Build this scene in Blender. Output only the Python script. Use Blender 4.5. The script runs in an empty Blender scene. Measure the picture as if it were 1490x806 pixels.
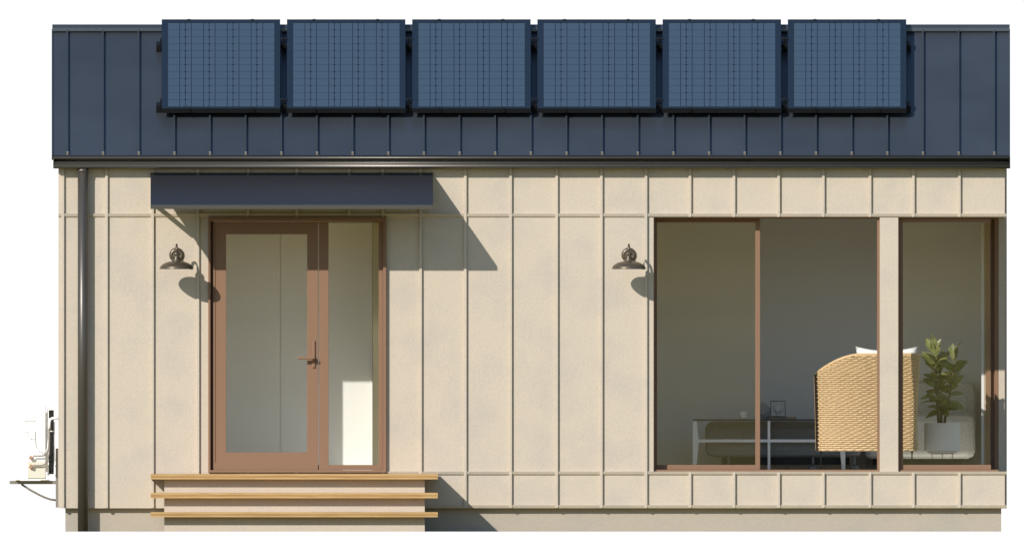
import bpy, bmesh, math, random
from mathutils import Vector, Matrix
random.seed(7)
S = 165.0
sc = bpy.context.scene
COL = sc.collection

# ---- units: the elevation was measured in pixels of 1/165 m: (x across, y down, d into the scene)
def P(x, y, d):
    return Vector(((x - 745) / S, d / S, (773 - y) / S))

# ------------------------------------------------------------------ mesh builder
class MB:
    def __init__(s): s.v = []; s.f = []; s.smooth = []; s.uv = None
    def add(s, verts, faces, smooth=False):
        o = len(s.v); s.v += [Vector(v) for v in verts]
        for f in faces: s.f.append(tuple(i + o for i in f)); s.smooth.append(smooth)
    def hexa(s, p):  # 8 points: bottom ring 0-3, top ring 4-7
        s.add(p, [(0,3,2,1),(4,5,6,7),(0,1,5,4),(1,2,6,5),(2,3,7,6),(3,0,4,7)])
    def box(s, x0, x1, y0, y1, d0, d1):
        if x0 > x1: x0, x1 = x1, x0
        if y0 > y1: y0, y1 = y1, y0
        if d0 > d1: d0, d1 = d1, d0
        s.hexa([P(x0,y1,d0),P(x1,y1,d0),P(x1,y1,d1),P(x0,y1,d1),P(x0,y0,d0),P(x1,y0,d0),P(x1,y0,d1),P(x0,y0,d1)])
    def prism_x(s, prof, x0, x1, smooth=False):   # prof: list of (y,d), extruded along x
        n = len(prof)
        vs = [P(x0,y,d) for y,d in prof] + [P(x1,y,d) for y,d in prof]
        fs = [(i,(i+1)%n,(i+1)%n+n,i+n) for i in range(n)]
        s.add(vs, fs, smooth); o = len(s.v) - 2*n
        s.f.append(tuple(o+i for i in range(n))[::-1]); s.smooth.append(False)
        s.f.append(tuple(o+n+i for i in range(n))); s.smooth.append(False)
    def prism_d(s, prof, d0, d1):                 # prof: list of (x,y), extruded in depth
        n = len(prof)
        vs = [P(x,y,d0) for x,y in prof] + [P(x,y,d1) for x,y in prof]
        s.add(vs, [(i,(i+1)%n,(i+1)%n+n,i+n) for i in range(n)] + [tuple(range(n))[::-1], tuple(range(n,2*n))])
    def lathe(s, cx, cd, prof, n=40, smooth=True, mod=None):   # prof: (r, y) px
        vs = []; fs = []
        for r, y in prof:
            for k in range(n):
                a = 2*math.pi*k/n; rr = r*(mod(k) if mod else 1)
                vs.append(P(cx + rr*math.cos(a), y, cd + rr*math.sin(a)))
        for i in range(len(prof)-1):
            for k in range(n):
                fs.append((i*n+k, i*n+(k+1)%n, (i+1)*n+(k+1)%n, (i+1)*n+k))
        s.add(vs, fs, smooth); o = len(s.v) - len(vs)
        for i, rev in ((0, True), (len(prof)-1, False)):
            if prof[i][0] > .01:
                t = tuple(o+i*n+k for k in range(n)); s.f.append(t[::-1] if rev else t); s.smooth.append(False)
    def tube(s, pts, r, n=8, caps=True, px=True):  # pts px triples
        ps = [P(*p) for p in pts] if px else [Vector(p) for p in pts]
        rs = r if isinstance(r, (list, tuple)) else [r]*len(ps)
        vs = []; fs = []; up = None
        for i, p in enumerate(ps):
            t = (ps[min(i+1,len(ps)-1)] - ps[max(i-1,0)]).normalized()
            if up is None:
                up = Vector((0,0,1)) if abs(t.z) < .9 else Vector((1,0,0))
            u = (up - t*up.dot(t)).normalized(); up = u; w = t.cross(u)
            for k in range(n):
                a = 2*math.pi*k/n
                vs.append(p + (u*math.cos(a) + w*math.sin(a))*rs[i]/S)
        for i in range(len(ps)-1):
            for k in range(n): fs.append((i*n+k, i*n+(k+1)%n, (i+1)*n+(k+1)%n, (i+1)*n+k))
        s.add(vs, fs, True); o = len(s.v)-len(vs)
        if caps:
            s.f.append(tuple(o+k for k in range(n))[::-1]); s.smooth.append(False)
            e = o+(len(ps)-1)*n; s.f.append(tuple(e+k for k in range(n))); s.smooth.append(False)
    def cells(s, A, B, hole, c0, c1, fn):          # plate with openings; fn(a,b,c)->point
        vid = {}; o = len(s.v)
        def v(i,j,k):
            if (i,j,k) not in vid:
                vid[(i,j,k)] = len(s.v); s.v.append(fn(A[i],B[j],(c0,c1)[k]))
            return vid[(i,j,k)]
        na, nb = len(A)-1, len(B)-1
        def full(i,j):
            return 0<=i<na and 0<=j<nb and not hole((A[i]+A[i+1])/2,(B[j]+B[j+1])/2)
        def q(*t): s.f.append(t); s.smooth.append(False)
        for i in range(na):
            for j in range(nb):
                if not full(i,j): continue
                for k in (0,1): q(v(i,j,k),v(i+1,j,k),v(i+1,j+1,k),v(i,j+1,k))
                if not full(i-1,j): q(v(i,j,0),v(i,j+1,0),v(i,j+1,1),v(i,j,1))
                if not full(i+1,j): q(v(i+1,j,0),v(i+1,j+1,0),v(i+1,j+1,1),v(i+1,j,1))
                if not full(i,j-1): q(v(i,j,0),v(i+1,j,0),v(i+1,j,1),v(i,j,1))
                if not full(i,j+1): q(v(i,j+1,0),v(i+1,j+1,0),v(i+1,j+1,1),v(i,j+1,1))
    def build(s, name, mat, parent=None, bevel=0, fix=True, subsurf=0):
        org = root_of(parent).location if parent else Vector((0,0,0))
        me = bpy.data.meshes.new(name)
        me.from_pydata([v - org for v in s.v], [], s.f); me.update()
        for p, sm in zip(me.polygons, s.smooth): p.use_smooth = sm
        if fix:
            b = bmesh.new(); b.from_mesh(me); bmesh.ops.recalc_face_normals(b, faces=b.faces); b.to_mesh(me); b.free()
        me.materials.append(mat)
        o = bpy.data.objects.new(name, me); COL.objects.link(o)
        if parent: o.parent = parent
        if bevel:
            m = o.modifiers.new('bevel', 'BEVEL'); m.width = bevel/S; m.segments = 2; m.limit_method = 'ANGLE'; m.angle_limit = math.radians(50)
        if subsurf:
            m = o.modifiers.new('sub', 'SUBSURF'); m.levels = subsurf; m.render_levels = subsurf
        return o

def root_of(o):
    while o.parent: o = o.parent
    return o
def thing(name, label, cat, x, y, d, group=None):
    o = bpy.data.objects.new(name, None); COL.objects.link(o); o.location = P(x,y,d)
    o.empty_display_size = .1
    o['label'] = label; o['category'] = cat
    if group: o['group'] = group
    return o
def tag(o, label, cat, group=None):
    o['label'] = label; o['category'] = cat
    if group: o['group'] = group
def copy_tree(o, parent=None):
    kids = [k for k in bpy.data.objects if k.parent is o]
    c = o.copy(); COL.objects.link(c)
    if parent: c.parent = parent
    for k in kids: copy_tree(k, c)
    return c

# ------------------------------------------------------------------ materials
def mat(name, col, rough=.6, metal=0.0, spec=.5, noise=None, bump=None, coat=0):
    m = bpy.data.materials.new(name); m.use_nodes = True
    nt = m.node_tree; N = nt.nodes; L = nt.links; b = N['Principled BSDF']
    b.inputs['Base Color'].default_value = (*col, 1); b.inputs['Roughness'].default_value = rough
    b.inputs['Metallic'].default_value = metal; b.inputs['Specular IOR Level'].default_value = spec
    b.inputs['Coat Weight'].default_value = coat
    tc = N.new('ShaderNodeTexCoord')
    if noise:     # (scale, amount, detail[, stretch])
        mp = N.new('ShaderNodeMapping'); L.new(tc.outputs['Object'], mp.inputs[0])
        if len(noise) > 3: mp.inputs['Scale'].default_value = noise[3]
        n = N.new('ShaderNodeTexNoise'); n.inputs['Scale'].default_value = noise[0]; n.inputs['Detail'].default_value = noise[2]
        L.new(mp.outputs[0], n.inputs['Vector'])
        r = N.new('ShaderNodeMapRange'); r.inputs[1].default_value = .3; r.inputs[2].default_value = .7
        r.inputs[3].default_value = 1-noise[1]; r.inputs[4].default_value = 1+noise[1]
        L.new(n.outputs['Fac'], r.inputs[0])
        mx = N.new('ShaderNodeVectorMath'); mx.operation = 'SCALE'; mx.inputs[0].default_value = col
        L.new(r.outputs[0], mx.inputs['Scale']); L.new(mx.outputs[0], b.inputs['Base Color'])
    if bump:      # (scale, strength, distance)
        n2 = N.new('ShaderNodeTexNoise'); n2.inputs['Scale'].default_value = bump[0]; n2.inputs['Detail'].default_value = 4
        L.new(tc.outputs['Object'], n2.inputs['Vector'])
        bp = N.new('ShaderNodeBump'); bp.inputs['Strength'].default_value = bump[1]; bp.inputs['Distance'].default_value = bump[2]
        L.new(n2.outputs['Fac'], bp.inputs['Height']); L.new(bp.outputs[0], b.inputs['Normal'])
    return m

def stucco(name, col, stain=.10):
    m = bpy.data.materials.new(name); m.use_nodes = True
    nt = m.node_tree; N = nt.nodes; L = nt.links; b = N['Principled BSDF']
    b.inputs['Roughness'].default_value = .9; b.inputs['Specular IOR Level'].default_value = .14
    tc = N.new('ShaderNodeTexCoord')
    n = N.new('ShaderNodeTexNoise'); n.inputs['Scale'].default_value = 2.6; n.inputs['Detail'].default_value = 7; n.inputs['Roughness'].default_value = .62
    L.new(tc.outputs['Object'], n.inputs['Vector'])
    r = N.new('ShaderNodeMapRange'); r.inputs[1].default_value = .46; r.inputs[2].default_value = .74; r.inputs[3].default_value = 0; r.inputs[4].default_value = 1
    L.new(n.outputs['Fac'], r.inputs[0])
    mx = N.new('ShaderNodeMix'); mx.data_type = 'RGBA'
    mx.inputs['A'].default_value = (*col, 1)
    g = sum(col)/3; mx.inputs['B'].default_value = (*(c*(1-stain*2.2)*.75 + g*(1-stain*2.2)*.25 for c in col), 1)
    L.new(r.outputs[0], mx.inputs['Factor'])
    n3 = N.new('ShaderNodeTexNoise'); n3.inputs['Scale'].default_value = 48; n3.inputs['Detail'].default_value = 5
    L.new(tc.outputs['Object'], n3.inputs['Vector'])
    r3 = N.new('ShaderNodeMapRange'); r3.inputs[1].default_value = .3; r3.inputs[2].default_value = .7; r3.inputs[3].default_value = .955; r3.inputs[4].default_value = 1.04
    L.new(n3.outputs['Fac'], r3.inputs[0])
    vm = N.new('ShaderNodeVectorMath'); vm.operation = 'SCALE'
    L.new(mx.outputs['Result'], vm.inputs[0]); L.new(r3.outputs[0], vm.inputs['Scale']); L.new(vm.outputs[0], b.inputs['Base Color'])
    n2 = N.new('ShaderNodeTexNoise'); n2.inputs['Scale'].default_value = 46; n2.inputs['Detail'].default_value = 5; n2.inputs['Roughness'].default_value = .55
    L.new(tc.outputs['Object'], n2.inputs['Vector'])
    bp = N.new('ShaderNodeBump'); bp.inputs['Strength'].default_value = .36; bp.inputs['Distance'].default_value = .006
    L.new(n2.outputs['Fac'], bp.inputs['Height']); L.new(bp.outputs[0], b.inputs['Normal'])
    return m

def wood(name, c1, c2):
    m = bpy.data.materials.new(name); m.use_nodes = True
    nt = m.node_tree; N = nt.nodes; L = nt.links; b = N['Principled BSDF']
    b.inputs['Roughness'].default_value = .6; b.inputs['Specular IOR Level'].default_value = .3
    tc = N.new('ShaderNodeTexCoord'); mp = N.new('ShaderNodeMapping'); mp.inputs['Scale'].default_value = (1.6, 22, 34)
    L.new(tc.outputs['Object'], mp.inputs[0])
    n = N.new('ShaderNodeTexNoise'); n.inputs['Scale'].default_value = 2.2; n.inputs['Detail'].default_value = 6; n.inputs['Distortion'].default_value = .7
    L.new(mp.outputs[0], n.inputs['Vector'])
    cr = N.new('ShaderNodeValToRGB'); cr.color_ramp.elements[0].position = .3; cr.color_ramp.elements[0].color = (*c2,1)
    cr.color_ramp.elements[1].position = .62; cr.color_ramp.elements[1].color = (*c1,1)
    L.new(n.outputs['Fac'], cr.inputs[0]); L.new(cr.outputs[0], b.inputs['Base Color'])
    bp = N.new('ShaderNodeBump'); bp.inputs['Strength'].default_value = .2; bp.inputs['Distance'].default_value = .003
    L.new(n.outputs['Fac'], bp.inputs['Height']); L.new(bp.outputs[0], b.inputs['Normal'])
    return m

def glass_mat():
    m = bpy.data.materials.new('window_glass'); m.use_nodes = True
    nt = m.node_tree; N = nt.nodes; L = nt.links
    for n in list(N): N.remove(n)
    out = N.new('ShaderNodeOutputMaterial'); mix = N.new('ShaderNodeMixShader')
    tr = N.new('ShaderNodeBsdfTransparent'); tr.inputs[0].default_value = (.985,.985,.975,1)
    gl = N.new('ShaderNodeBsdfGlossy'); gl.inputs['Roughness'].default_value = .0; gl.inputs[0].default_value = (1,1,1,1)
    fr = N.new('ShaderNodeFresnel'); ge = N.new('ShaderNodeNewGeometry')
    io = N.new('ShaderNodeMapRange'); io.inputs[3].default_value = 1.5; io.inputs[4].default_value = 1/1.5
    L.new(ge.outputs['Backfacing'], io.inputs[0]); L.new(io.outputs[0], fr.inputs[0])
    mu = N.new('ShaderNodeMath'); mu.operation = 'MULTIPLY'; mu.inputs[1].default_value = 1.2; mu.use_clamp = True
    L.new(fr.outputs[0], mu.inputs[0]); L.new(mu.outputs[0], mix.inputs[0])
    L.new(tr.outputs[0], mix.inputs[1]); L.new(gl.outputs[0], mix.inputs[2]); L.new(mix.outputs[0], out.inputs[0])
    return m

def pv_mat():
    """12 rows of half-cut cells, thin busbar lines and ribbon gaps with diamond corners, laid out in UV (u across, v up)."""
    m = bpy.data.materials.new('photovoltaic_cells'); m.use_nodes = True
    nt = m.node_tree; N = nt.nodes; L = nt.links; b = N['Principled BSDF']
    tc = N.new('ShaderNodeTexCoord'); sx = N.new('ShaderNodeSeparateXYZ'); L.new(tc.outputs['UV'], sx.inputs[0])
    def mth(op, a, c=None):
        n = N.new('ShaderNodeMath'); n.operation = op
        for i, t in enumerate((a, c)):
            if t is None: continue
            if isinstance(t, (int, float)): n.inputs[i].default_value = t
            else: L.new(t, n.inputs[i])
        return n.outputs[0]
    U = mth('MULTIPLY', sx.outputs[0], 155.0)     # px across the cell field
    per = mth('MODULO', U, 34.7)
    def dist(t): return mth('ABSOLUTE', mth('SUBTRACT', per, t))
    thin = mth('MINIMUM', dist(17.2), mth('MINIMUM', dist(34.1), 99))
    thin = mth('LESS_THAN', thin, .5)
    mid = dist(25.5)
    midl = mth('LESS_THAN', mid, .5)
    V = mth('MULTIPLY', sx.outputs[1], 12.0)
    fv = mth('ABSOLUTE', mth('SUBTRACT', mth('FRACT', mth('ADD', V, .5)), .5))   # 0 on row lines, in rows
    fvp = mth('MULTIPLY', fv, 24.0)                                               # px along the slope
    row = mth('LESS_THAN', fvp, .9)
    dia = mth('LESS_THAN', mth('ADD', mid, mth('MULTIPLY', fvp, .9)), 2.5)
    line = mth('MAXIMUM', mth('MAXIMUM', thin, midl), mth('MAXIMUM', mth('MULTIPLY', row, .5), dia))
    n = N.new('ShaderNodeTexNoise'); n.inputs['Scale'].default_value = 90; n.inputs['Detail'].default_value = 3
    L.new(tc.outputs['Object'], n.inputs['Vector'])
    mr = N.new('ShaderNodeMapRange'); mr.inputs[1].default_value = .3; mr.inputs[2].default_value = .7; mr.inputs[3].default_value = .93; mr.inputs[4].default_value = 1.07
    L.new(n.outputs['Fac'], mr.inputs[0])
    vs = N.new('ShaderNodeVectorMath'); vs.operation = 'SCALE'; vs.inputs[0].default_value = PVC; L.new(mr.outputs[0], vs.inputs['Scale'])
    mx = N.new('ShaderNodeMix'); mx.data_type = 'RGBA'; L.new(line, mx.inputs['Factor']); L.new(vs.outputs[0], mx.inputs['A'])
    mx.inputs['B'].default_value = (.008,.014,.03,1)
    L.new(mx.outputs['Result'], b.inputs['Base Color'])
    b.inputs['Roughness'].default_value = .22; b.inputs['Specular IOR Level'].default_value = .5
    return m

PVC = (.048,.077,.108)
STUCCO = stucco('beige_stucco', (.550,.473,.383), .04)
CONC = stucco('grey_beige_concrete', (.43,.375,.31), .03)
RISER = stucco('stair_stucco', (.545,.46,.378), .02)
ROOF = mat('slate_blue_metal', (.082,.095,.113), .34, .55, .5, noise=(1.3,.12,5))
GUT = mat('gutter_metal', (.08,.072,.063), .33, .5, .5)
DARK = mat('dark_bronze_metal', (.10,.09,.08), .38, .5, .4)
CANOPY = mat('canopy_metal', (.058,.062,.073), .42, .6, .5)
BLACK = mat('black_aluminium', (.012,.012,.013), .45, .2, .4)
NAVY = mat('navy_panel_frame', (.018,.030,.048), .3, .3, .5)
CAP = mat('seam_end_cap', (.26,.235,.20), .6)
COPPER = mat('copper_brown_frame', (.25,.148,.096), .6, 0, .08)
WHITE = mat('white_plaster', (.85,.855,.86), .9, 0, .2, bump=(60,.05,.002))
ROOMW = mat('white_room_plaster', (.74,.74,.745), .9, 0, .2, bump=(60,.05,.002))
CEIL = mat('timber_ceiling', (.66,.52,.30), .8)
FLOOR = wood('whitewashed_floorboards', (.84,.83,.81), (.76,.75,.73))
PINE = wood('pine_boards', (.52,.335,.145), (.40,.235,.09))
GLASS = glass_mat()
PV = pv_mat()
WMETAL = mat('white_powder_coat', (.9,.9,.89), .45)
TABLEW = mat('white_table_paint', (.9,.9,.89), .5)
TOPW = mat('dark_table_top', (.05,.045,.04), .4)
SOFA_LIT = mat('lit_grey_felt', (.60,.595,.56), .95, 0, .1, noise=(60,.12,4), bump=(220,.4,.003))  # sofa felt in its lit tone
SOFA_SHADE = mat('shaded_grey_felt', (.30,.30,.285), .95, 0, .1, noise=(60,.12,4), bump=(220,.4,.003))  # the same felt, darkened for the shaded low section
PILLOW = mat('white_cotton', (.85,.84,.82), .9, 0, .1, bump=(150,.2,.002))
LAMPM = mat('aged_bronze', (.135,.108,.078), .36, .6, .5, noise=(40,.15,4))
WICK = mat('honey_wicker', (.59,.415,.225), .55, 0, .35, noise=(70,.22,3))
WICKD = mat('dark_wicker_strip', (.10,.06,.03), .7, 0, .3, noise=(120,.5,3))
WICKB = mat('wicker_backing', (.24,.15,.07), .8)
POT = mat('grey_ceramic', (.68,.645,.58), .7)
SOIL = mat('potting_soil', (.04,.03,.02), .95)
STEM = mat('plant_stem', (.10,.085,.045), .7)
COPF = mat('copper_fitting', (.75,.45,.32), .3, .8)
GRAY = mat('weathered_zinc', (.22,.195,.165), .55, .1)
PIPEG = mat('pipe_lagging', (.55,.50,.44), .7)

def leaf_mat():
    m = mat('glossy_leaf', (.21,.225,.08), .3, 0, .5, noise=(22,.45,3), coat=.1)
    N = m.node_tree.nodes; L = m.node_tree.links; b = N['Principled BSDF']
    out = [n for n in N if n.type == 'OUTPUT_MATERIAL'][0]
    t = N.new('ShaderNodeBsdfTranslucent'); t.inputs[0].default_value = (.22,.28,.06,1)
    mx = N.new('ShaderNodeMixShader'); mx.inputs[0].default_value = .25
    L.new(b.outputs[0], mx.inputs[1]); L.new(t.outputs[0], mx.inputs[2]); L.new(mx.outputs[0], out.inputs[0])
    return m
LEAF = leaf_mat()

# ------------------------------------------------------------------ the setting
g = MB(); n = 24
for lim in (200.0,):
    g.add([(-lim,-lim,-.002),(lim,-lim,-.002),(lim,lim,-.002),(-lim,lim,-.002)], [(0,1,2,3)])
gm = mat('dry_earth', (.25,.215,.085), .95, 0, .1, noise=(.8,.3,6), bump=(20,.4,.02))
o = g.build('ground', gm); o['kind'] = 'structure'
h = MB(); nx, ny = 81, 9  # unseen bank added behind the camera so the panes reflect a brown horizon
vs = []; fs = []
for j in range(ny):
    for i in range(nx):
        x = -160 + 4*i; t = j/(ny-1)
        z = (7.5 + 1.6*math.sin(x*.07) + .9*math.sin(x*.19+1)) * math.sin(math.pi*min(1,t*1.0))**1.2
        z = z + .35*math.sin(x*.9 + j*2.1)*math.sin(math.pi*t)
        vs.append((x, -32 - 90*t, z - .05))
for j in range(ny-1):
    for i in range(nx-1):
        a = j*nx+i; fs.append((a,a+1,a+nx+1,a+nx))
h.add(vs, fs, True)
o = h.build('unseen_reflection_hill', mat('reflection_brown', (.52,.375,.085), .95, 0, .1, noise=(.5,.3,6))); o['kind'] = 'structure'

# ------------------------------------------------------------------ the house
house = thing('house', 'small beige stucco house with dark standing seam roof, brown framed glass door and windows', 'house', 775, 773, 313)
DB = 627                                   # back wall outer face
XL, XR = 85, 1462
Y0, Y1 = 229, 739
w = MB()
def front_hole(x, y):
    if 316 < y < 687 and 303 < x < 562: return True
    if 316 < y < 686 and (951 < x < 1280 or x > 1307): return True
    return False
w.cells([XL,303,562,951,1280,1307,XR], [Y0,316,686,687,Y1], front_hole, 0, 26, lambda a,b,c: P(a,b,c))
# left, right and back walls
w.cells([26.02,DB-26], [Y0,Y1], lambda a,b: False, XL, XL+26, lambda a,b,c: P(c,b,a))
w.cells([26.02,327,DB-26], [Y0,316,686,Y1], lambda a,b: a < 327 and 316 < b < 686, 1432, XR, lambda a,b,c: P(c,b,a))
w.cells([XL,XR], [Y0,Y1], lambda a,b: False, DB-25.98, DB, lambda a,b,c: P(a,b,c))
# gable triangles
T = math.tan(math.radians(29)); SN = math.sin(math.radians(29)); CS = math.cos(math.radians(29))
RD = -15 + (226-44)/T                      # depth of the ridge
for x0, x1 in ((XL, XL+26), (1436, XR)):
    pr = [(Y0-.5, 6), (Y0-.5, 2*RD-6), (52, RD)]
    w.prism_x(pr, x0, x1)
wall = w.build('wall', STUCCO, house)

b = MB()
bat = [91.5,155,222,288,361,432,508,557,612,677,743,810,875,940,1004,1068,1133,1198,1266,1329,1396]
for x in bat:
    if 303 < x < 562: segs = [(Y0,315.9),(687.1,737)]
    elif 951 < x: segs = [(Y0,315.9),(687.6,Y1-.3)]
    elif x > 560: segs = [(Y0,Y1-.3)]
    else: segs = [(Y0,Y1)]
    for y0, y1 in segs:
        b = MB(); b.box(x-2, x+2.1, y0, y1, -4, -.02); b.build('batten', STUCCO, wall, bevel=.5)
b = MB()
for dd in list(range(8, 320, 66)) + list(range(340, DB-8, 66)):      # on the right end wall
    b = MB()
    if dd > 327: b.box(XR+.02, XR+3, Y0, Y1, dd, dd+4)
    else:
        b.box(XR+.02, XR+3, Y0, 315.9, dd, dd+4); b.build('batten', STUCCO, wall, bevel=.5)
        b = MB(); b.box(XR+.02, XR+3, 686.6, Y1, dd, dd+4)
    b.build('batten', STUCCO, wall, bevel=.5)
def drip(x0, x1, y):                      # sloped drip flashing: face leans back towards its foot
    b = MB(); b.prism_x([(y-2.6,-.03),(y-2.6,-3.7),(y+1.2,-2.2),(y+2.3,-1.2),(y+2.3,-.03)], x0, x1); b.build('flashing', STUCCO, wall)
drip(85,303,313.6); drip(303,562,313.2); drip(562,1465,313.6); drip(562,1465,688.2); drip(562,1465,737.0)

f = MB(); f.box(95,1457,739.0,773,10,DB-10); f.build('foundation', CONC, house)

# ---- roof
def R(y, hh, side=1):                      # point on the front slope raised hh along its normal -> (y,d)
    d = -15 + (226-y)/T
    return (y - hh*CS, d - hh*SN)
def mirror(p): return (p[0], 2*RD - p[1])
r = MB(); RX0, RX1 = 76, 1469
e0, e1 = R(226,0), R(226,-7); k0, k1 = (44,RD), (44+7/CS,RD)
r.prism_x([e0,k0,mirror(e0),mirror(e1),k1,e1], RX0, RX1)
seams = [98.2 + 51.87*i for i in range(27)]
for x in seams:
    a = [R(225.5,.05), R(225.5,4.6), R(45,4.6), R(45,.05)]
    for fn in (lambda p: p, mirror):
        q = [fn(p) for p in a]
        lo = [P(x-2.2,*q[0]), P(x+1.2,*q[0]), P(x+1.2,*q[3]), P(x-2.2,*q[3])]
        hi = [P(x-1.0,*q[1]), P(x+.9,*q[1]), P(x+.9,*q[2]), P(x-1.0,*q[2])]
        r.hexa(lo + hi)
# folded edges at the gable ends
for x0, x1 in ((RX0-.8,RX0+1.2),(RX1-1.2,RX1+.8)):
    a = [R(226.2,-8), R(226.2,1.2), (44-1.2/CS,RD), (44+8/CS,RD)]
    r.prism_x(a, x0, x1); r.prism_x([mirror(p) for p in a], x0, x1)
roof = r.build('roof', ROOF, house)
for x in seams:
    c = MB(); c.prism_x([R(226,.1),R(226,5),R(225.3,5.05),R(225.3,.1)], x-1.7, x+1.5); c.build('seam_cap', CAP, roof)
c = MB()
kd = 5/T
pr = [(36,RD),(41,RD-kd),(46,RD-kd-.2),(46,RD-kd+1.2),(42.4,RD-kd+1.4),(38,RD)]
c.prism_x(pr[:1]+pr[1:], 76.0, 1469.2)
pr2 = [mirror(p) for p in pr]; c.prism_x(pr2, 76.0, 1469.2)
c.build('ridge_cap', ROOF, roof)
# eave soffit behind the gutter
c = MB(); c.box(86,1461,226.5,228.9,-.5,12); c.build('eave_board', BLACK, house)

# ---- gutter and downpipe
gt = MB()
prof = []
for k in range(9):
    a = math.radians(150 - 30*k); prof.append((229.9 - 1.9*math.sin(a), -20.9 + 1.9*math.cos(a)))      # rolled bead
prof = [(229.9+1.9*math.cos(t), -20.9-1.9*math.sin(t)) for t in [math.radians(x) for x in range(200,-41,-20)][::-1]][::-1]
prof += [(231.9,-16.5),(232.6,-14.6),(234.2,-14.2),(235.2,-15.5),(235.8,-18)]
prof += [(237.1-1.5*math.cos(t), -19.8-1.5*math.sin(t)) for t in [math.radians(x) for x in range(20,161,20)]]
prof += [(239.4,-20.4),(240.6,-21.3),(242.0,-22.0),(243.3,-21.9),(244.4,-20.8),(245.2,-18.4),(245.5,-14),(245.5,-5),(245.0,-3),(229,-3),(229,-4.2),(243.6,-5),(243.6,-9.5),(242,-18),(238,-18.2),(236.4,-14.6),(235.4,-12.6),(231.4,-12.8),(230.6,-17.6)]
gt.prism_x(prof, 78, 1469.5, True)
for x0, x1 in ((77.4,78.4),(1469,1470)): gt.prism_x([(228.4,-22),(236,-22.2),(240,-21),(243.8,-16.5),(245.3,-11.5),(245.3,-3.2),(229.2,-3.2)], x0, x1)
gt.build('gutter', GUT, house)
dp = MB(); dp.lathe(120.5,-11.5,[(7.4,245.2),(7.4,773)],32); dp.lathe(120.5,-11.5,[(8.1,245.6),(8.1,250),(7.6,250.6)],32)
dp.build('downpipe', DARK, house)

# ---- front door and side light
D = bpy.data.objects
fr = MB()
fr.cells([303,306.2,557.4,562],[316,322,683.6,687.2],lambda a,b: 306.2<a<557.4 and 322<b<683.6,-7,20,lambda a,b,c:P(a,b,c))
fr.box(306.25,311.5,322.1,683.5,10,19.5); fr.box(556,557.35,322.1,683.5,10,19.5)
door_frame = fr.build('door_frame', COPPER, house, bevel=.5)
dr = MB()
dr.cells([310,329,447,462.8],[322.6,341,658,683.4],lambda a,b:329<a<447 and 341<b<658,-1,9,lambda a,b,c:P(a,b,c))
dr.box(312.2,313.2,330,672,-2.2,-1.05)
door = dr.build('door', COPPER, house, bevel=.4)
q = MB(); q.box(328,448,340,659,3.5,5); q.build('pane', GLASS, door)
hd = MB(); hd.box(454.2,458.6,495,535,-3.4,-1.02); hd.build('lock_plate', COPPER, door, bevel=1.0)
hd = MB(); hd.tube([(456.3,520.5,-3),(456.3,520.5,-11)],2.4,12); hd.box(433,458.2,518.3,522.4,-13,-9); hd.build('handle', COPPER, door, bevel=1.2)
sl = MB()
sl.cells([464.0,478,551,557.2],[322.6,324.2,676,683.4],lambda a,b:478<a<551 and 324.2<b<676,-1,9,lambda a,b,c:P(a,b,c))
sl.box(462.8,464,676,683.4,1,8); sl.box(462.8,464,322.6,324.2,1,8)
side = sl.build('side_light', COPPER, house, bevel=.4)
q = MB(); q.box(477,552,323.5,677,3.5,5); q.build('pane', GLASS, side)

# ---- sliding windows
wf = MB()
wf.cells([951,953.2,1276.2,1280],[316,318.2,683,686],lambda a,b:953.2<a<1276.2 and 318.2<b<683,5.5,46,lambda a,b,c:P(a,b,c))
win = wf.build('window_frame', COPPER, house, bevel=.3)
ss = MB()
ss.cells([953.3,956,1099,1106],[318.3,324,676,682.9],lambda a,b:956<a<1099 and 324<b<676,27,37,lambda a,b,c:P(a,b,c))
sash = ss.build('sliding_sash', COPPER, win, bevel=.4)
q = MB(); q.box(955,1100,323,677,31,32.5); q.build('pane', GLASS, win)
wf = MB()
wf.box(1307.02,1309.2,318.2,683,5.5,46); wf.box(1307.02,1453,316.02,318.2,5.5,46); wf.box(1307.02,1453,683,685.98,5.5,46)
win2 = wf.build('window_frame', COPPER, house, bevel=.3)
ss = MB()
ss.box(1309.2,1314,318.25,682.95,10,20); ss.box(1314,1442,318.25,324,10,20); ss.box(1314,1442,676,682.95,10,20)
ss.build('sliding_sash', COPPER, win2, bevel=.4)
q = MB(); q.box(1313,1440.5,323,677,14,15.5); q.build('pane', GLASS, win2)
# side window jamb at the open corner
jb = MB()
jb.box(1434,1442,318.3,682.9,318,326.9); jb.box(1442,1447,318.3,682.9,324,326.9); jb.box(1447,1453,318.3,682.9,318,326.9)
jb.build('side_window_jamb', COPPER, house, bevel=.3)
jb = MB(); jb.box(1453.1,1461.9,316.1,685.9,317.5,326.9); jb.build('jamb_cladding', STUCCO, house)

# ---- interior shell
it = MB()
it.box(112,1431,685.2,700,27,DB-27); it.build('floor', FLOOR, house)
it = MB(); it.box(112,1431,300,310,27,DB-27); it.build('ceiling', CEIL, house)
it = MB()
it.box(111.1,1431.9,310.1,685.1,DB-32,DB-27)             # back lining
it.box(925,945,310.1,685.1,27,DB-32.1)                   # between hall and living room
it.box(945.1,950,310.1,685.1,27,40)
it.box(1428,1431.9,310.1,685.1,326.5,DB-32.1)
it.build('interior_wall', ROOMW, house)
it = MB()
it.box(290,407.7,310.1,685.1,230,236); it.box(408.2,541.9,310.1,685.1,230.6,236)
it.box(284,290,310.1,685.1,27,236)
it.box(562.1,572,310.1,685.1,27,236)
it.build('hall_wall', WHITE, house)
it = MB(); it.box(542.5,562,310.1,685.1,115,236); it.build('closet_end', mat('shaded_closet_olive',(.42,.37,.25),.7), house)  # shade on this end face is put into its darker olive

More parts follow.
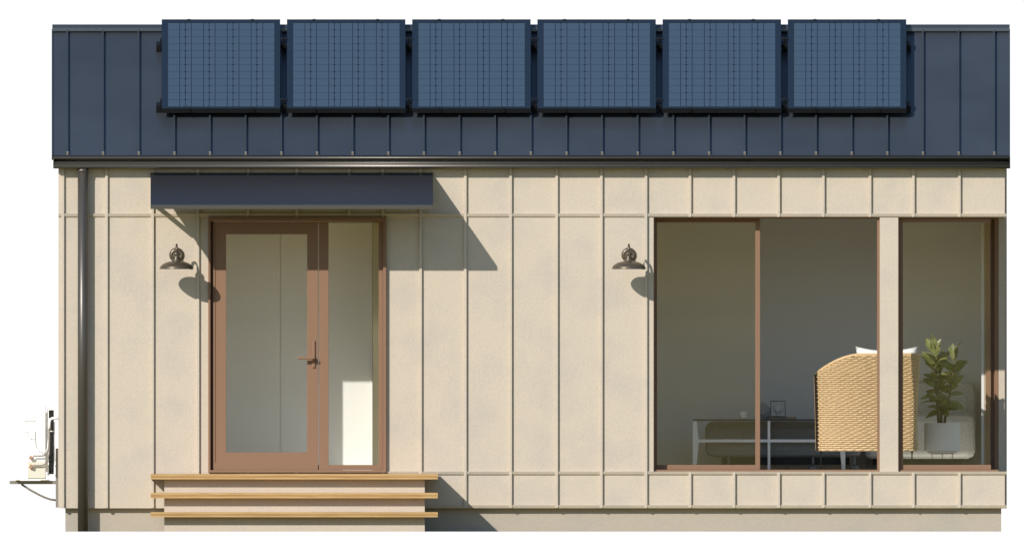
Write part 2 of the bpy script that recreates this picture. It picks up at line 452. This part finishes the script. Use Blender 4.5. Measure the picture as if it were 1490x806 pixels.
# ---- mounting rails under the panels
for yc in (75.5, 163.5):
    m = MB()
    a0, a1 = yc, yc-5
    m.prism_x([R(a0,4.7),R(a0,10.9),R(a1,10.9),R(a1,4.7)], 227.5, 1325.5)
    for x in [231] + [413 + 182.2*i for i in range(5)] + [1321.5]:
        end = x in (231, 1321.5)
        m.prism_x([R(a0+1.2,.1),R(a0+1.2,9),R(a1-.6,9),R(a1-.6,.1)], x-3.6, x+3.6)
        if end:
            xe = 234.2 if x < 300 else 1318.6
            m.prism_x([R(a0-1,10.9),R(a0-1,18.4),R(a1+1,18.4),R(a1+1,10.9)], xe-1, xe+1)
            continue
        m.prism_x([R(a0-1.3,10.9),R(a0-1.3,19),R(a1+1.3,19),R(a1+1.3,10.9)], x-1.2, x+1.2)
        m.prism_x([R(a0-1.3,17.8),R(a0-1.3,19),R(a1+1.3,19),R(a1+1.3,17.8)], x-5.2, x+5.2)
    m.build('mounting_rail', BLACK, roof)

# ------------------------------------------------------------------ solar panels
def make_panel():
    X0, X1 = 235.3, 407.7
    t = thing('solar_panel', '', 'solar panel', (X0+X1)/2, *R(173,11), group='row of solar panels on the roof')
    ys = [173, 168.4, 49, 45]
    fm = MB()
    def rr(a, bq, x0, x1, h0, h1): fm.prism_x([R(a,h0),R(a,h1),R(bq,h1),R(bq,h0)], x0, x1)
    rr(173,45,X0,X0+9,11,17.6); rr(173,45,X1-8.6,X1,11,17.6)
    rr(173,170.6,X0+9,X1-8.6,11,17.6); rr(49,45,X0+9,X1-8.6,11,17.6)
    fm.build('frame', NAVY, t)
    bk = MB(); bk.prism_x([R(173.6,10.2),R(173.6,17.0),R(173.05,17.0),R(173.05,10.2)], X0-.2, X1+.2)
    bk.prism_x([R(44.95,11),R(44.95,17.8),R(44.2,17.8),R(44.2,11)], X0, X1)
    for xx in (X0+39.5, X0+132):
        bk.prism_x([R(174.4,12),R(174.4,18.1),R(171.8,18.1),R(171.8,12)], xx-2.4, xx+2.4)
        bk.prism_x([R(46,12),R(46,18.1),R(43.9,18.1),R(43.9,12)], xx-2.4, xx+2.4)
    bk.prism_x([R(170,11.6),R(170,12.2),R(49,12.2),R(49,11.6)], X0+9, X1-8.6)
    bk.build('edge_trim', BLACK, t)
    gl = MB()
    a, c = R(170.6,17.3), R(49,17.3)
    gl.add([P(X0+9,*a),P(X1-8.6,*a),P(X1-8.6,*c),P(X0+9,*c)], [(0,1,2,3)])
    o = gl.build('cell_glass', PV, t, fix=False)
    uv = o.data.uv_layers.new(name='UVMap')
    for li, co in zip(range(4), [(0,0),(1,0),(1,1),(0,1)]): uv.data[li].uv = co
    return t
pan = make_panel()
plab = ['dark blue solar panel at the left end of the row, nearest the downpipe side',
        'dark blue solar panel above the right half of the door canopy, second from left',
        'dark blue solar panel just right of the canopy, third from left in the roof row',
        'dark blue solar panel above the right wall lamp, fourth from left in the roof row',
        'dark blue solar panel above the wide sliding window, second from the right end',
        'dark blue solar panel at the right end of the row, above the armchair']
for i in range(6):
    o = pan if i == 0 else copy_tree(pan)
    o.location = pan.location + Vector((182.2*i/S,0,0)) if i else pan.location
    o['label'] = plab[i]

# ------------------------------------------------------------------ canopy
cn = thing('door_canopy', 'dark metal sheet canopy sloping out over the front door', 'canopy', 424.5, 304, 0)
m = MB()
m.prism_x([(252,-.6),(254,-3.4),(298,-127),(304,-127.2),(304,-125.6),(301,-125),(259,-4),(259,-.6)], 219, 630)
m.build('canopy_sheet', CANOPY, cn, bevel=.3)
m = MB(); m.box(219.2,629.8,298.6,304.3,-128.2,-127.3); m.build('drip_edge', DARK, cn)
m = MB(); m.box(219.5,629.5,251.4,253.6,-6,-.3); m.build('wall_flashing', BLACK, cn)
for x in (221, 624.5):
    m = MB()
    m.prism_x([(293,-4.1),(298.5,-4.1),(291,-79),(285.5,-79)], x, x+4.2)
    m.build('strut', BLACK, cn)

# ------------------------------------------------------------------ wall lamps
def make_lamp():
    x = 257.0; DC = -46
    t = thing('wall_lamp', 'bronze barn style wall lamp to the left of the front door', 'wall lamp', x, 371, 0, group='barn lamps on the front wall')
    m = MB()
    pr = [(0.01,-2.9),(6,-2.9),(6.6,-3.4),(8.4,-3.2),(9.2,-2.2),(10.6,-1.8),(10.8,-.05)]
    n = 40; vs = []; fs = []
    for rr, d in pr:
        for k in range(n):
            a = 2*math.pi*k/n; vs.append(P(x+rr*math.cos(a), 371-rr*math.sin(a), d))
    for i in range(len(pr)-1):
        for k in range(n): fs.append((i*n+k,i*n+(k+1)%n,(i+1)*n+(k+1)%n,(i+1)*n+k))
    m.add(vs, fs, True); m.build('back_plate', LAMPM, t)
    m = MB()
    pts = [(x,372,-2.5),(x,372.2,-12),(x,372.4,-22),(x,372,-26),(x,370.4,-28.8),(x,367,-30.4),(x,362.5,-31.6),(x,359.2,-33.2),(x,357,-35.6),(x,356.2,-38.2),(x,356.8,-41),(x,358.8,-43.6),(x,361.6,-45.2),(x,366,-46)]
    m.tube(pts, 1.7, 10); m.build('gooseneck_arm', LAMPM, t)
    m = MB()
    m.lathe(x,DC,[(.01,364.5),(1.8,364.8),(2.6,366.5),(4.6,367.6),(5.4,369),(5.4,370.4),(4.6,371),(4.6,375.5),(5.2,376),(5.4,377.4),(6.6,379.5),(8.6,381.4)],28)
    for k in range(8):
        a = math.pi*2*k/8+.2; m.tube([(x+4.8*math.cos(a),370.5,DC+4.8*math.sin(a)),(x+4.8*math.cos(a),376,DC+4.8*math.sin(a))],.7,6)
    m.build('socket', LAMPM, t)
    m = MB()
    m.lathe(x,DC,[(8.2,380.2),(12,380.9),(15.5,382.0),(19,383.8),(21.6,385.6),(23.2,387.2),(23.9,388.2),(24.3,390.2),(25.1,391.2),(24.6,391.6),(23.4,389.4),(20.6,386.4),(15,383.6),(10,382.2),(6,381.9)],48)
    m.build('lamp_shade', LAMPM, t)
    m = MB(); m.lathe(x,DC,[(.01,381),(2.6,381.5),(3.8,383.5),(4,385.5),(2.8,388),(.01,389)],16); m.build('bulb', PILLOW, t)
    return t
lamp = make_lamp()
l2 = copy_tree(lamp); l2.location = lamp.location + Vector((658/S,0,0))
l2['label'] = 'bronze barn style wall lamp to the left of the wide sliding window'

# ------------------------------------------------------------------ entrance steps
st = thing('entrance_steps', 'three pine treads on beige stucco risers below the front door', 'steps', 428, 773, -100)
T1, T2, T3 = -128, -176, -224
m = MB(); m.box(239,618,697.05,773,T1+17,-4.2); m.build('riser', RISER, st)
m = MB(); m.box(239.02,617.98,724.55,773,T2+17,T1+16.95); m.build('riser', RISER, st)
m = MB(); m.box(239.04,617.96,752.05,773,T3+17,T2+16.95); m.build('riser', RISER, st)
def tread(y0, y1, dn, df):
    m = MB(); n = max(1, round((df-dn)/48)); wd = (df-dn)/n
    for i in range(n):
        a, c = dn+i*wd, dn+(i+1)*wd-1
        if i == 0: # front board with a grooved nosing
            ym = y0+(y1-y0)*.56
            m.prism_x([(y0,a),(ym-.5,a),(ym-.3,a+1.1),(ym+.3,a+1.1),(ym+.5,a+.2),(y1,a+.2),(y1,c),(y0,c)], 219.3, 637)
        else: m.box(219.3,637,y0,y1,a,c)
    m.build('tread', PINE, st)
tread(689,697,T1,-4.2); tread(716.5,724.5,T2,T1+16.9); tread(744.5,752,T3,T2+16.9)

# ------------------------------------------------------------------ air conditioner
ac = thing('air_conditioner', 'white outdoor air conditioner unit on a wall bracket', 'air conditioner', 50, 704, 215)
A0, A1 = 200, 332
m = MB(); m.box(22,66.5,589,696,A0,A1); m.build('casing', WMETAL, ac, bevel=2)
m = MB(); m.box(21,67.5,694,698,A0-.6,A1+.6)
for x in (26,62): m.box(x-3,x+3,698,699,A0+6,A0+22); m.box(x-3,x+3,698,699,A1-22,A1-6)
m.box(62,72,697.4,699,A0+8,A0+16)
m.build('base_pan', WMETAL, ac)
m = MB()
m.box(36,50.5,609.2,612.6,A0-1.6,A0-.02); m.box(35.6,36.4,609,615,A0-1.3,A0-.02); m.box(50,50.8,606.6,612,A0-1.3,A0-.02)
m.build('lifting_grip', WMETAL, ac, bevel=.6)
m = MB(); m.box(43.6,51,626,638.6,A0-2.2,A0-.02); m.box(36,43.6,626.8,628.2,A0-1.6,A0-.02); m.box(36,43,631,632,A0-1.6,A0-.02)
m.build('terminal_cover', WMETAL, ac, bevel=.8)
m = MB(); m.box(40,66,671,695.5,A0-2.4,A0-.02); m.build('valve_cover', mat('cream_enamel', (.66,.63,.54), .5), ac, bevel=.6)
for yv in (665.5, 678.5):
    m = MB()
    m.tube([(45,yv,A0),(45,yv,A0-8)],1.6,10); m.tube([(44.6,yv-3.4,A0-5),(45.2,yv+3.6,A0-5)],1.2,8); m.tube([(42,yv+.8,A0-6),(48.4,yv-.5,A0-6)],1.2,8)
    m.tube([(45,yv,A0-8),(45,yv,A0-9.5)],2.2,6)
    m.build('valve', COPF, ac)
m = MB()
m.tube([(48,663,A0-6),(58,663,A0-6),(64,662.6,A0-6),(68,660,A0-5),(70.6,654,A0-4),(71.2,640,A0-3),(71.2,622,A0-3)],1.0,8)
m.tube([(48,677,A0-6),(60,677,A0-6),(66,675,A0-6),(69.6,669,A0-5),(71.6,658,A0-4),(72,640,A0-2.6),(72,622,A0-2.6)],1.0,8)
m.build('refrigerant_pipe', GRAY, ac)
m = MB()
m.tube([(71.4,624,A0-3),(71.8,614,A0-3),(73,610,A0-3),(76,608.4,A0-3),(84.8,608.2,A0-3)],2.0,10)
m.build('lagged_pipe', WMETAL, ac)
m = MB(); m.tube([(49,637,A0-3),(50,646,A0-4),(54,653,A0-4),(61,657.6,A0-4),(67,656.5,A0-3),(69.4,652,A0-3),(70,640,A0-3)],.7,8)
m.build('signal_cable', WMETAL, ac)
m = MB()
m.cells([69,71,78.4,80.2],[594.6,596.4,626.4,627.8,689.6,691.4],lambda a,b:71<a<78.4 and (596.4<b<626.4 or 627.8<b<689.6),A0+6,A0+9,lambda a,b,c:P(a,b,c))
m.box(66.5,69,600,686,A0+7,A0+9)
gr = m.build('coil_guard', WMETAL, ac)
m = MB(); m.box(71,78.4,596.4,689.6,A0+8,A0+40); m.build('coil', BLACK, gr)
for d0 in (A0+12, A1-20):
    m = MB()
    m.box(14,84.9,699,704,d0,d0+8); m.box(81,84.9,652,738,d0-1,d0+9)
    for yy in (668,677,691): m.box(80.3,81.05,yy,yy+1.6,d0,d0+8)
    m.tube([(31,704,d0+4),(44,712.5,d0+4),(58,720,d0+4),(66,723.6,d0+4),(73,726,d0+4),(81.5,727.4,d0+4)],1.5,8)
    m.build('wall_bracket', GRAY, ac)

# ------------------------------------------------------------------ wicker armchair
YB = 655.0
def make_chair():
    t = thing('wicker_armchair', 'honey coloured woven wicker tub armchair seen from its back', 'armchair', 1262, 685, 180)
    ctrl = [(1192,272),(1188,240),(1185.5,210),(1185,180),(1185.6,158),(1188,142),(1194,131),(1206,123),(1225,117),(1250,113),(1275,112.5),(1298,112.8),(1318,113.5),(1330,114),(1336.6,118),(1337.6,134),(1337,150),(1337,165),(1337,185),(1335,215),(1331,245),(1325,272)]
    def cr(p0,p1,p2,p3,u): return tuple(.5*((2*b)+(-a+c)*u+(2*a-5*b+4*c-d)*u*u+(-a+3*b-3*c+d)*u**3) for a,b,c,d in zip(p0,p1,p2,p3))
    path = []
    for i in range(len(ctrl)-1):
        p = [ctrl[max(0,i-1)],ctrl[i],ctrl[i+1],ctrl[min(len(ctrl)-1,i+2)]]
        for k in range(8): path.append(cr(*p,k/8))
    path.append(ctrl[-1])
    # resample evenly
    L = [0]
    for a, c in zip(path, path[1:]): L.append(L[-1]+math.dist(a,c))
    step = 1.5; n = int(L[-1]/step); pts = []; j = 0
    for i in range(n+1):
        s = i*L[-1]/n
        while j < len(L)-2 and L[j+1] < s: j += 1
        u = (s-L[j])/max(1e-6,L[j+1]-L[j]); pts.append((path[j][0]+(path[j+1][0]-path[j][0])*u, path[j][1]+(path[j+1][1]-path[j][1])*u))
    def top(i):
        x, d = pts[i]
        if d > 140 and x < 1250: return 543 + (d-140)*.10
        if x < 1252 and d <= 150:
            u = (x-1185)/(1252-1185); u = max(0,min(1,u))
            return 516.0 + 28*(1-u)**1.75
        if d > 145: return 516 + min(30, ((d-190)/60)**1.5*22) if d > 190 else 516
        return 516
    def pos(i, y, off):
        x, d = pts[i]
        a = pts[max(0,i-1)]; c = pts[min(n,i+1)]
        tx, td = c[0]-a[0], c[1]-a[1]; ln = math.hypot(tx,td) or 1
        nx, nd = td/ln, -tx/ln                    # outward
        if nd*( -1) < 0 and False: nx, nd = -nx, -nd
        v = (YB-y)/(YB-516)
        sx = (.935 + .075*v**2 + .03*max(0, .3-v)/.3) if x > 1262 else (.955 + .045*v**1.4)
        bow = 3.0*math.sin(math.pi*min(1,v*1.0))
        xx = 1262 + (x-1262)*sx; dd = 190 + (d-190)*(.95+.05*v) + bow
        return P(xx + nx*off, y, dd + nd*off)
    m = MB()
    pitch = 3.0; rows = int((YB-514)/pitch)
    for rI in range(rows+1):
        y = YB - 1.5 - rI*pitch
        run = []
        for i in range(n+1):
            if y > top(i)+1.6: run.append(i)
            if (y <= top(i)+1.6 or i == n) and run:
                if len(run) > 3:
                    vs = []; fs = []
                    for i2 in run:
                        ph = math.sin(2*math.pi*i2*step/13.5 + (math.pi if rI%2 else 0))
                        ph = max(-1,min(1,ph*1.5))
                        o = .85 + .8*ph
                        hw = 1.36
                        vs += [pos(i2,y+hw,o-.35), pos(i2,y+hw*.5,o+.42), pos(i2,y-hw*.5,o+.42), pos(i2,y-hw,o-.35)]
                    for q in range(len(run)-1):
                        for e in range(3): fs.append((q*4+e,q*4+e+1,q*4+e+5,q*4+e+4))
                    m.add(vs, fs, False)
                run = []
    m.build('woven_shell', WICK, t, fix=False)
    m = MB(); K = 14
    for off, rev in ((-.75,0),(-6,1)):
        vs = []; fs = []
        for i in range(n+1):
            for k in range(K+1): vs.append(pos(i, YB+(top(i)+.5-YB)*k/K, off))
        for i in range(n):
            for k in range(K):
                a = i*(K+1)+k; fs.append((a,a+1,a+K+2,a+K+1))
        m.add(vs, fs, True)
    o2 = (n+1)*(K+1)
    for i in range(n):
        for k in (0,K):
            a = i*(K+1)+k; m.f.append((a,a+K+1,a+K+1+o2,a+o2)); m.smooth.append(False)
    m.build('shell_lining', WICKB, t)
    m = MB()
    tp = [pos(i,top(i),-1.6) for i in range(0,n+1,2)]
    m.tube(tp, 2.5, 8, px=False)
    m.build('rim', WICK, t)
    m = MB(); i0 = min(range(n+1), key=lambda i: abs(pts[i][1]-144) + (1e3 if pts[i][0] > 1262 else 0))  # dark strip added to darken the shell's left edge
    yy = [545 + (YB-545)*k/20 for k in range(21)]
    m.tube([pos(i0,y,.4) for y in yy], [3.5]*21, 8, px=False); m.build('dark_corner_strip', WICKD, t)
    m = MB(); m.tube([pos(i,YB-.6,-1.2) for i in range(0,n+1,2)], 1.7, 8, px=False); m.build('base_band', WICK, t)
    m = MB(); m.box(1202,1320,610,640,144,265); m.build('seat', PILLOW, t, bevel=8)
    m = MB(); m.box(1200,1322,640.2,655,144,262); m.build('seat_base', WICKB, t)
    for x, d in ((1194.5,150),(1327,150),(1194.5,255),(1327,255)):
        m = MB(); m.lathe(x,d,[(1.7,652),(1.9,658),(1.0,659),(.8,685)],12); m.build('leg', BLACK, t)
    return t
make_chair()

# pillow
pw = MB(); N_ = 17; vs = []; fs = []
for sgn in (1,-1):
    for j in range(N_):
        for i in range(N_):
            u = -1+2*i/(N_-1); v = -1+2*j/(N_-1)
            pin = 1 - .14*(1-u*u)*abs(v)**3; pin2 = 1 - .10*(1-v*v)*abs(u)**3
            x = 1290 + 45*u*pin2; yl = 46*v*pin
            th = 13*((1-u**2)*(1-v**2))**.42
            y = 549 - yl*.98; d = 152 - yl*.18 + sgn*th
            vs.append(P(x,y,d))
    o_ = 0
for k in range(2):
    for j in range(N_-1):
        for i in range(N_-1):
            a = k*N_*N_+j*N_+i; fs.append((a,a+1,a+N_+1,a+N_))
pw.add(vs, fs, True)
o = pw.build('throw_pillow', PILLOW)
b_ = bmesh.new(); b_.from_mesh(o.data); bmesh.ops.remove_doubles(b_, verts=b_.verts, dist=.0005); bmesh.ops.recalc_face_normals(b_, faces=b_.faces); b_.to_mesh(o.data); b_.free()
tag(o, 'white throw pillow with pointed corners leaning in the wicker armchair', 'pillow')

# ------------------------------------------------------------------ potted rubber plant
PD = 202
pl = thing('potted_plant', 'leafy green rubber plant in a grey ribbed pot', 'potted plant', 1371, 659, PD)
m = MB()
NR = 132
m.lathe(1371,PD,[(20.5,656),(25.8,655.9),(26,655),(26,616.5),(25.6,615.2),(24,615.2),(23.6,618)],NR*2,False,mod=lambda k: 1.0 if k%4 < 2 else .978)
m.build('pot', POT, pl)
m = MB(); m.lathe(1371,PD,[(21.4,656),(21.4,659)],40); m.build('saucer', POT, pl)
m = MB(); m.lathe(1371,PD,[(.01,617.4),(12,617),(23.7,617.6)],24); m.build('soil', SOIL, pl)
stems = [[(1366,618,PD-3),(1364,590,PD-5),(1362,560,PD-6),(1361,530,PD-8),(1359,511,PD-8)],
         [(1374,618,PD+2),(1377,595,PD+2),(1383,570,PD+1),(1387,545,PD),(1389,516,PD-2)],
         [(1370,618,PD+5),(1369,595,PD+8),(1367,572,PD+11),(1368,550,PD+14),(1369,528,PD+15)]]
m = MB()
for s_ in stems: m.tube(s_, [2.1,1.8,1.5,1.1,.6], 8)
m.build('stem', STEM, pl)
m = MB()
def leaf(base, dirv, L, W, up, bend, fold):
    t = dirv.normalized(); sd = t.cross(up).normalized(); nn = sd.cross(t).normalized()
    ns = 8; vs = []; fs = []
    for i in range(ns+1):
        u = i/ns
        wd = W*(math.sin(math.pi*u**.85)**.8)*(1-.25*u) if 0<u<1 else .02*W
        c = base + t*(L*u) - nn*(bend*L*u*u)
        e = nn*(fold*wd)
        vs += [c - sd*wd + e, c - sd*wd*.55 + e*.42, c, c + sd*wd*.55 + e*.42, c + sd*wd + e]
    for i in range(ns):
        for k in range(4): fs.append((i*5+k,i*5+k+1,i*5+k+6,i*5+k+5))
    m.add(vs, fs, True)
rl = random.Random(11)
for si, s_ in enumerate(stems):
    nl = (37,34,18)[si]
    for k in range(nl):
        u = .2 + .8*(k/(nl-1))
        q = u*(len(s_)-1); i = min(len(s_)-2,int(q)); v = q-i
        base = P(*(a+(b2-a)*v for a,b2 in zip(s_[i],s_[i+1])))
        az = k*2.4 + si*1.3 + rl.uniform(-.4,.4)
        el = rl.uniform(.2,.95) + (.75 if u > .9 else 0) - (.55 if u < .42 else 0)
        dv = Vector((math.cos(az)*math.cos(el), math.sin(az)*math.cos(el), math.sin(el)))
        L = rl.uniform(18,29)/S*(1.0 if u < .93 else .85)
        leaf(base + dv*(2.0/S), dv, L, L*rl.uniform(.23,.29), Vector((rl.uniform(-.6,.4),rl.uniform(-1.7,-.1),1)), rl.uniform(.05,.34), rl.uniform(.15,.5))
m.build('leaves', LEAF, pl, fix=False)
ps = thing('plant_stand', 'low thin black wire stand under the grey ribbed plant pot', 'plant stand', 1371, 685, PD)
m = MB(); m.tube([(1371+17*math.cos(a*math.pi/16),659.7,PD+17*math.sin(a*math.pi/16)) for a in range(33)],.55,6,caps=False)
m.build('ring', BLACK, ps)
for k in range(3):
    a = math.pi*(2*k/3+.5)
    m = MB(); m.tube([(1371+17*math.cos(a),659.7,PD+17*math.sin(a)),(1371+17*math.cos(a),685.1,PD+17*math.sin(a))],.45,6); m.build('leg', BLACK, ps)

# ------------------------------------------------------------------ sofa
ot = thing('chaise', 'long shade-darkened grey felt sofa ottoman with rounded corners behind the coffee table', 'chaise', 1140, 685, 488)  # low section of the sofa; its shade is put into the darker felt
m = MB(); m.box(1026,1254,612.5,665,441,535); m.build('cushion', SOFA_SHADE, ot, bevel=11)
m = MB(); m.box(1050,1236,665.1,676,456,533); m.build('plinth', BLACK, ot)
FOOT = mat('grey_foot_pad',(.22,.23,.23),.6)
for x in (1060,1183,1243):
    m = MB(); m.lathe(x,449,[(7.2,677),(7.2,685)],24); m.lathe(x,449,[(2,664),(2,677.1)],10); m.build('foot', FOOT, ot)
sf = thing('sofa', 'lit-toned grey felt sofa behind the wicker armchair and potted plant', 'sofa', 1330, 685, 540)
m = MB(); m.box(1255.5,1419,602,667,490,592); m.build('seat_cushion', SOFA_LIT, sf, bevel=11)
m = MB(); m.box(1258,1422,553,640,556,594); m.build('backrest', SOFA_LIT, sf, bevel=17)
m = MB(); m.box(1270,1400,667.05,676,515,590); m.build('plinth', BLACK, sf)
for x in (1285,1385):
    m = MB(); m.lathe(x,530,[(7.2,677),(7.2,685)],24); m.lathe(x,530,[(2,666),(2,677.1)],10); m.build('foot', FOOT, sf)

# ------------------------------------------------------------------ coffee table and what stands on it
ct = thing('coffee_table', 'slim white framed coffee table with thin dark top', 'coffee table', 1119, 685, 410)
m = MB(); m.box(1008,1230,609.6,612,385,435); m.build('tabletop', TOPW, ct, bevel=.4)
for d0 in (387, 428):
    m = MB(); m.prism_d([(1008,612.05),(1013.5,612.05),(1016.6,638.6),(1016.6,643.4),(1013,685),(1008,685)], d0, d0+5); m.build('leg', TABLEW, ct)
    m = MB(); m.prism_d([(1230,612.05),(1224.5,612.05),(1221.4,638.6),(1221.4,643.4),(1225,685),(1230,685)], d0, d0+5); m.build('leg', TABLEW, ct)
    m = MB(); m.box(1117,1120.8,612.05,685,d0-.3,d0+5.3); m.build('leg', TABLEW, ct)
    m = MB(); m.box(1016.5,1221.5,639,643.2,d0+.6,d0+4.4); m.build('stretcher', TABLEW, ct)
m = MB(); m.lathe(1081.5,412,[(3.4,609.5),(4.6,609.2),(4.9,608),(5,598.6),(4.5,598.6),(4.3,607.5),(.01,608)],24); 
m.tube([(1077.2,601,410),(1075.9,602.5,408.5),(1076,605,408.5),(1077.3,606.4,410)],.55,6)
o = m.build('mug', TABLEW); tag(o, 'small white mug standing on the left half of the coffee table', 'mug')
# faceted ornament
m = MB(); cx, cd = 1110.5, 419
top_ = [P(cx,584.5,cd)]
m.add([P(cx,584.5,cd),P(cx-11.5,594.5,cd-3),P(cx,603.5,cd-12),P(cx+11.5,594.5,cd-3),P(cx,594,cd+12),
       P(cx-9.5,609.5,cd-2),P(cx,609.5,cd-10),P(cx+9.5,609.5,cd-2),P(cx,609.5,cd+10)],
      [(0,1,2),(0,2,3),(0,3,4),(0,4,1),(1,5,6,2),(2,6,7,3),(3,7,8,4),(4,8,5,1),(5,8,7,6)])
o = m.build('faceted_ornament', mat('grey_ceramic_facets',(.30,.30,.31),.6)); tag(o, 'grey faceted geometric ornament on the coffee table beside the sash stile', 'ornament')
# books
bk = thing('book', 'dark covered book lying flat under the wire cube and vase', 'book', 1132, 609.6, 417)
m = MB(); m.box(1117,1147,606.2,607,400,435); m.box(1117,1147,608.8,609.58,400,435); m.box(1117,1118,607,608.8,400,435); m.build('cover', mat('dark_book_cloth',(.06,.05,.03),.7), bk)
m = MB(); m.box(1118.05,1146.4,607.02,608.78,400.8,434.2); m.build('pages', mat('book_pages',(.40,.36,.25),.9), bk)
bk = thing('book', 'tan covered book lying flat, poking out right of the dark book', 'book', 1153, 609.6, 417)
m = MB(); m.box(1147.3,1158.5,606.4,609.58,403,433); m.build('cover', mat('tan_book_cloth',(.42,.28,.12),.7), bk, bevel=.3)
# wire cube
m = MB()
X0,X1,Ya,Yb,d0,d1 = 1121.5,1142.5,583.2,605.5,408,428
cs = [(x,y,d) for x in (X0,X1) for y in (Ya,Yb) for d in (d0,d1)]
for i in range(8):
    for j in range(i+1,8):
        if sum(a!=b2 for a,b2 in zip(cs[i],cs[j])) == 1: m.tube([cs[i],cs[j]],.42,6)
o = m.build('wire_cube', BLACK); tag(o, 'open black wire cube on the dark book, framing the pale vase', 'ornament')
m = MB(); m.lathe(1131.8,418,[(4,606.1),(4.2,605),(2.4,602.6),(2.2,601.6),(4.6,599.6),(6.3,596.5),(6.6,593.5),(5.6,590.8),(3.4,588.4),(1.4,586.6),(.01,585.6)],28)
o = m.build('vase', mat('pale_grey_porcelain',(.55,.55,.55),.45)); tag(o, 'pale grey drop shaped vase inside the wire cube', 'vase')

# ------------------------------------------------------------------ camera
cam = bpy.data.cameras.new('camera'); co = bpy.data.objects.new('camera', cam); COL.objects.link(co)
cam.type = 'ORTHO'; cam.ortho_scale = 1490/S; cam.clip_end = 800; cam.clip_start = .1
co.location = (0, -15, (773-403)/S); co.rotation_euler = (math.pi/2, 0, 0)
sc.camera = co

# ------------------------------------------------------------------ light
LD = Vector((.735, 1, -.70)).normalized()
sun = bpy.data.lights.new('sun', 'SUN'); so = bpy.data.objects.new('sun', sun); COL.objects.link(so)
sun.energy = 4.5; sun.angle = math.radians(.5); sun.color = (1, .95, .87)
so.rotation_euler = LD.to_track_quat('-Z','Y').to_euler(); so.location = (-8,-10,9)

wd = bpy.data.worlds.new('World'); sc.world = wd; wd.use_nodes = True
N = wd.node_tree.nodes; L = wd.node_tree.links
bg = N['Background']; bg.inputs[1].default_value = .14
sky = N.new('ShaderNodeTexSky'); sky.sky_type = 'NISHITA'; sky.sun_disc = False
sky.sun_elevation = math.asin(-LD.z); sky.sun_rotation = math.atan2(-LD.x, -LD.y) % (2*math.pi)
sky.air_density = 1.2; sky.dust_density = .2; sky.ozone_density = 3.0
# plain white backdrop added to the sky low behind the house
bw = N.new('ShaderNodeBackground'); bw.inputs[0].default_value = (1,1,1,1); bw.inputs[1].default_value = 1.1
tc = N.new('ShaderNodeTexCoord'); sx = N.new('ShaderNodeSeparateXYZ'); L.new(tc.outputs['Generated'], sx.inputs[0])
def smooth(src, a, b):
    r = N.new('ShaderNodeMapRange'); r.interpolation_type = 'SMOOTHSTEP'; r.inputs[1].default_value = a; r.inputs[2].default_value = b
    L.new(src, r.inputs[0]); return r.outputs[0]
m1 = smooth(sx.outputs[1], .55, .8); m2 = smooth(sx.outputs[2], .5, .25)
r2 = N.new('ShaderNodeMath'); r2.operation = 'MULTIPLY'; L.new(m1, r2.inputs[0])
inv = N.new('ShaderNodeMapRange'); inv.interpolation_type = 'SMOOTHSTEP'; inv.inputs[1].default_value = .25; inv.inputs[2].default_value = .5; inv.inputs[3].default_value = 1; inv.inputs[4].default_value = 0
L.new(sx.outputs[2], inv.inputs[0]); L.new(inv.outputs[0], r2.inputs[1])
mix = N.new('ShaderNodeMixShader'); L.new(r2.outputs[0], mix.inputs[0]); L.new(sky.outputs[0], bg.inputs[0])
L.new(bg.outputs[0], mix.inputs[1]); L.new(bw.outputs[0], mix.inputs[2]); L.new(mix.outputs[0], N['World Output'].inputs[0])

sc.view_settings.view_transform = 'Standard'; sc.view_settings.look = 'None'; sc.view_settings.gamma = 1; sc.view_settings.exposure = 0
sc.cycles.max_bounces = 10; sc.cycles.diffuse_bounces = 6; sc.cycles.transparent_max_bounces = 16
sc.cycles.use_denoising = True
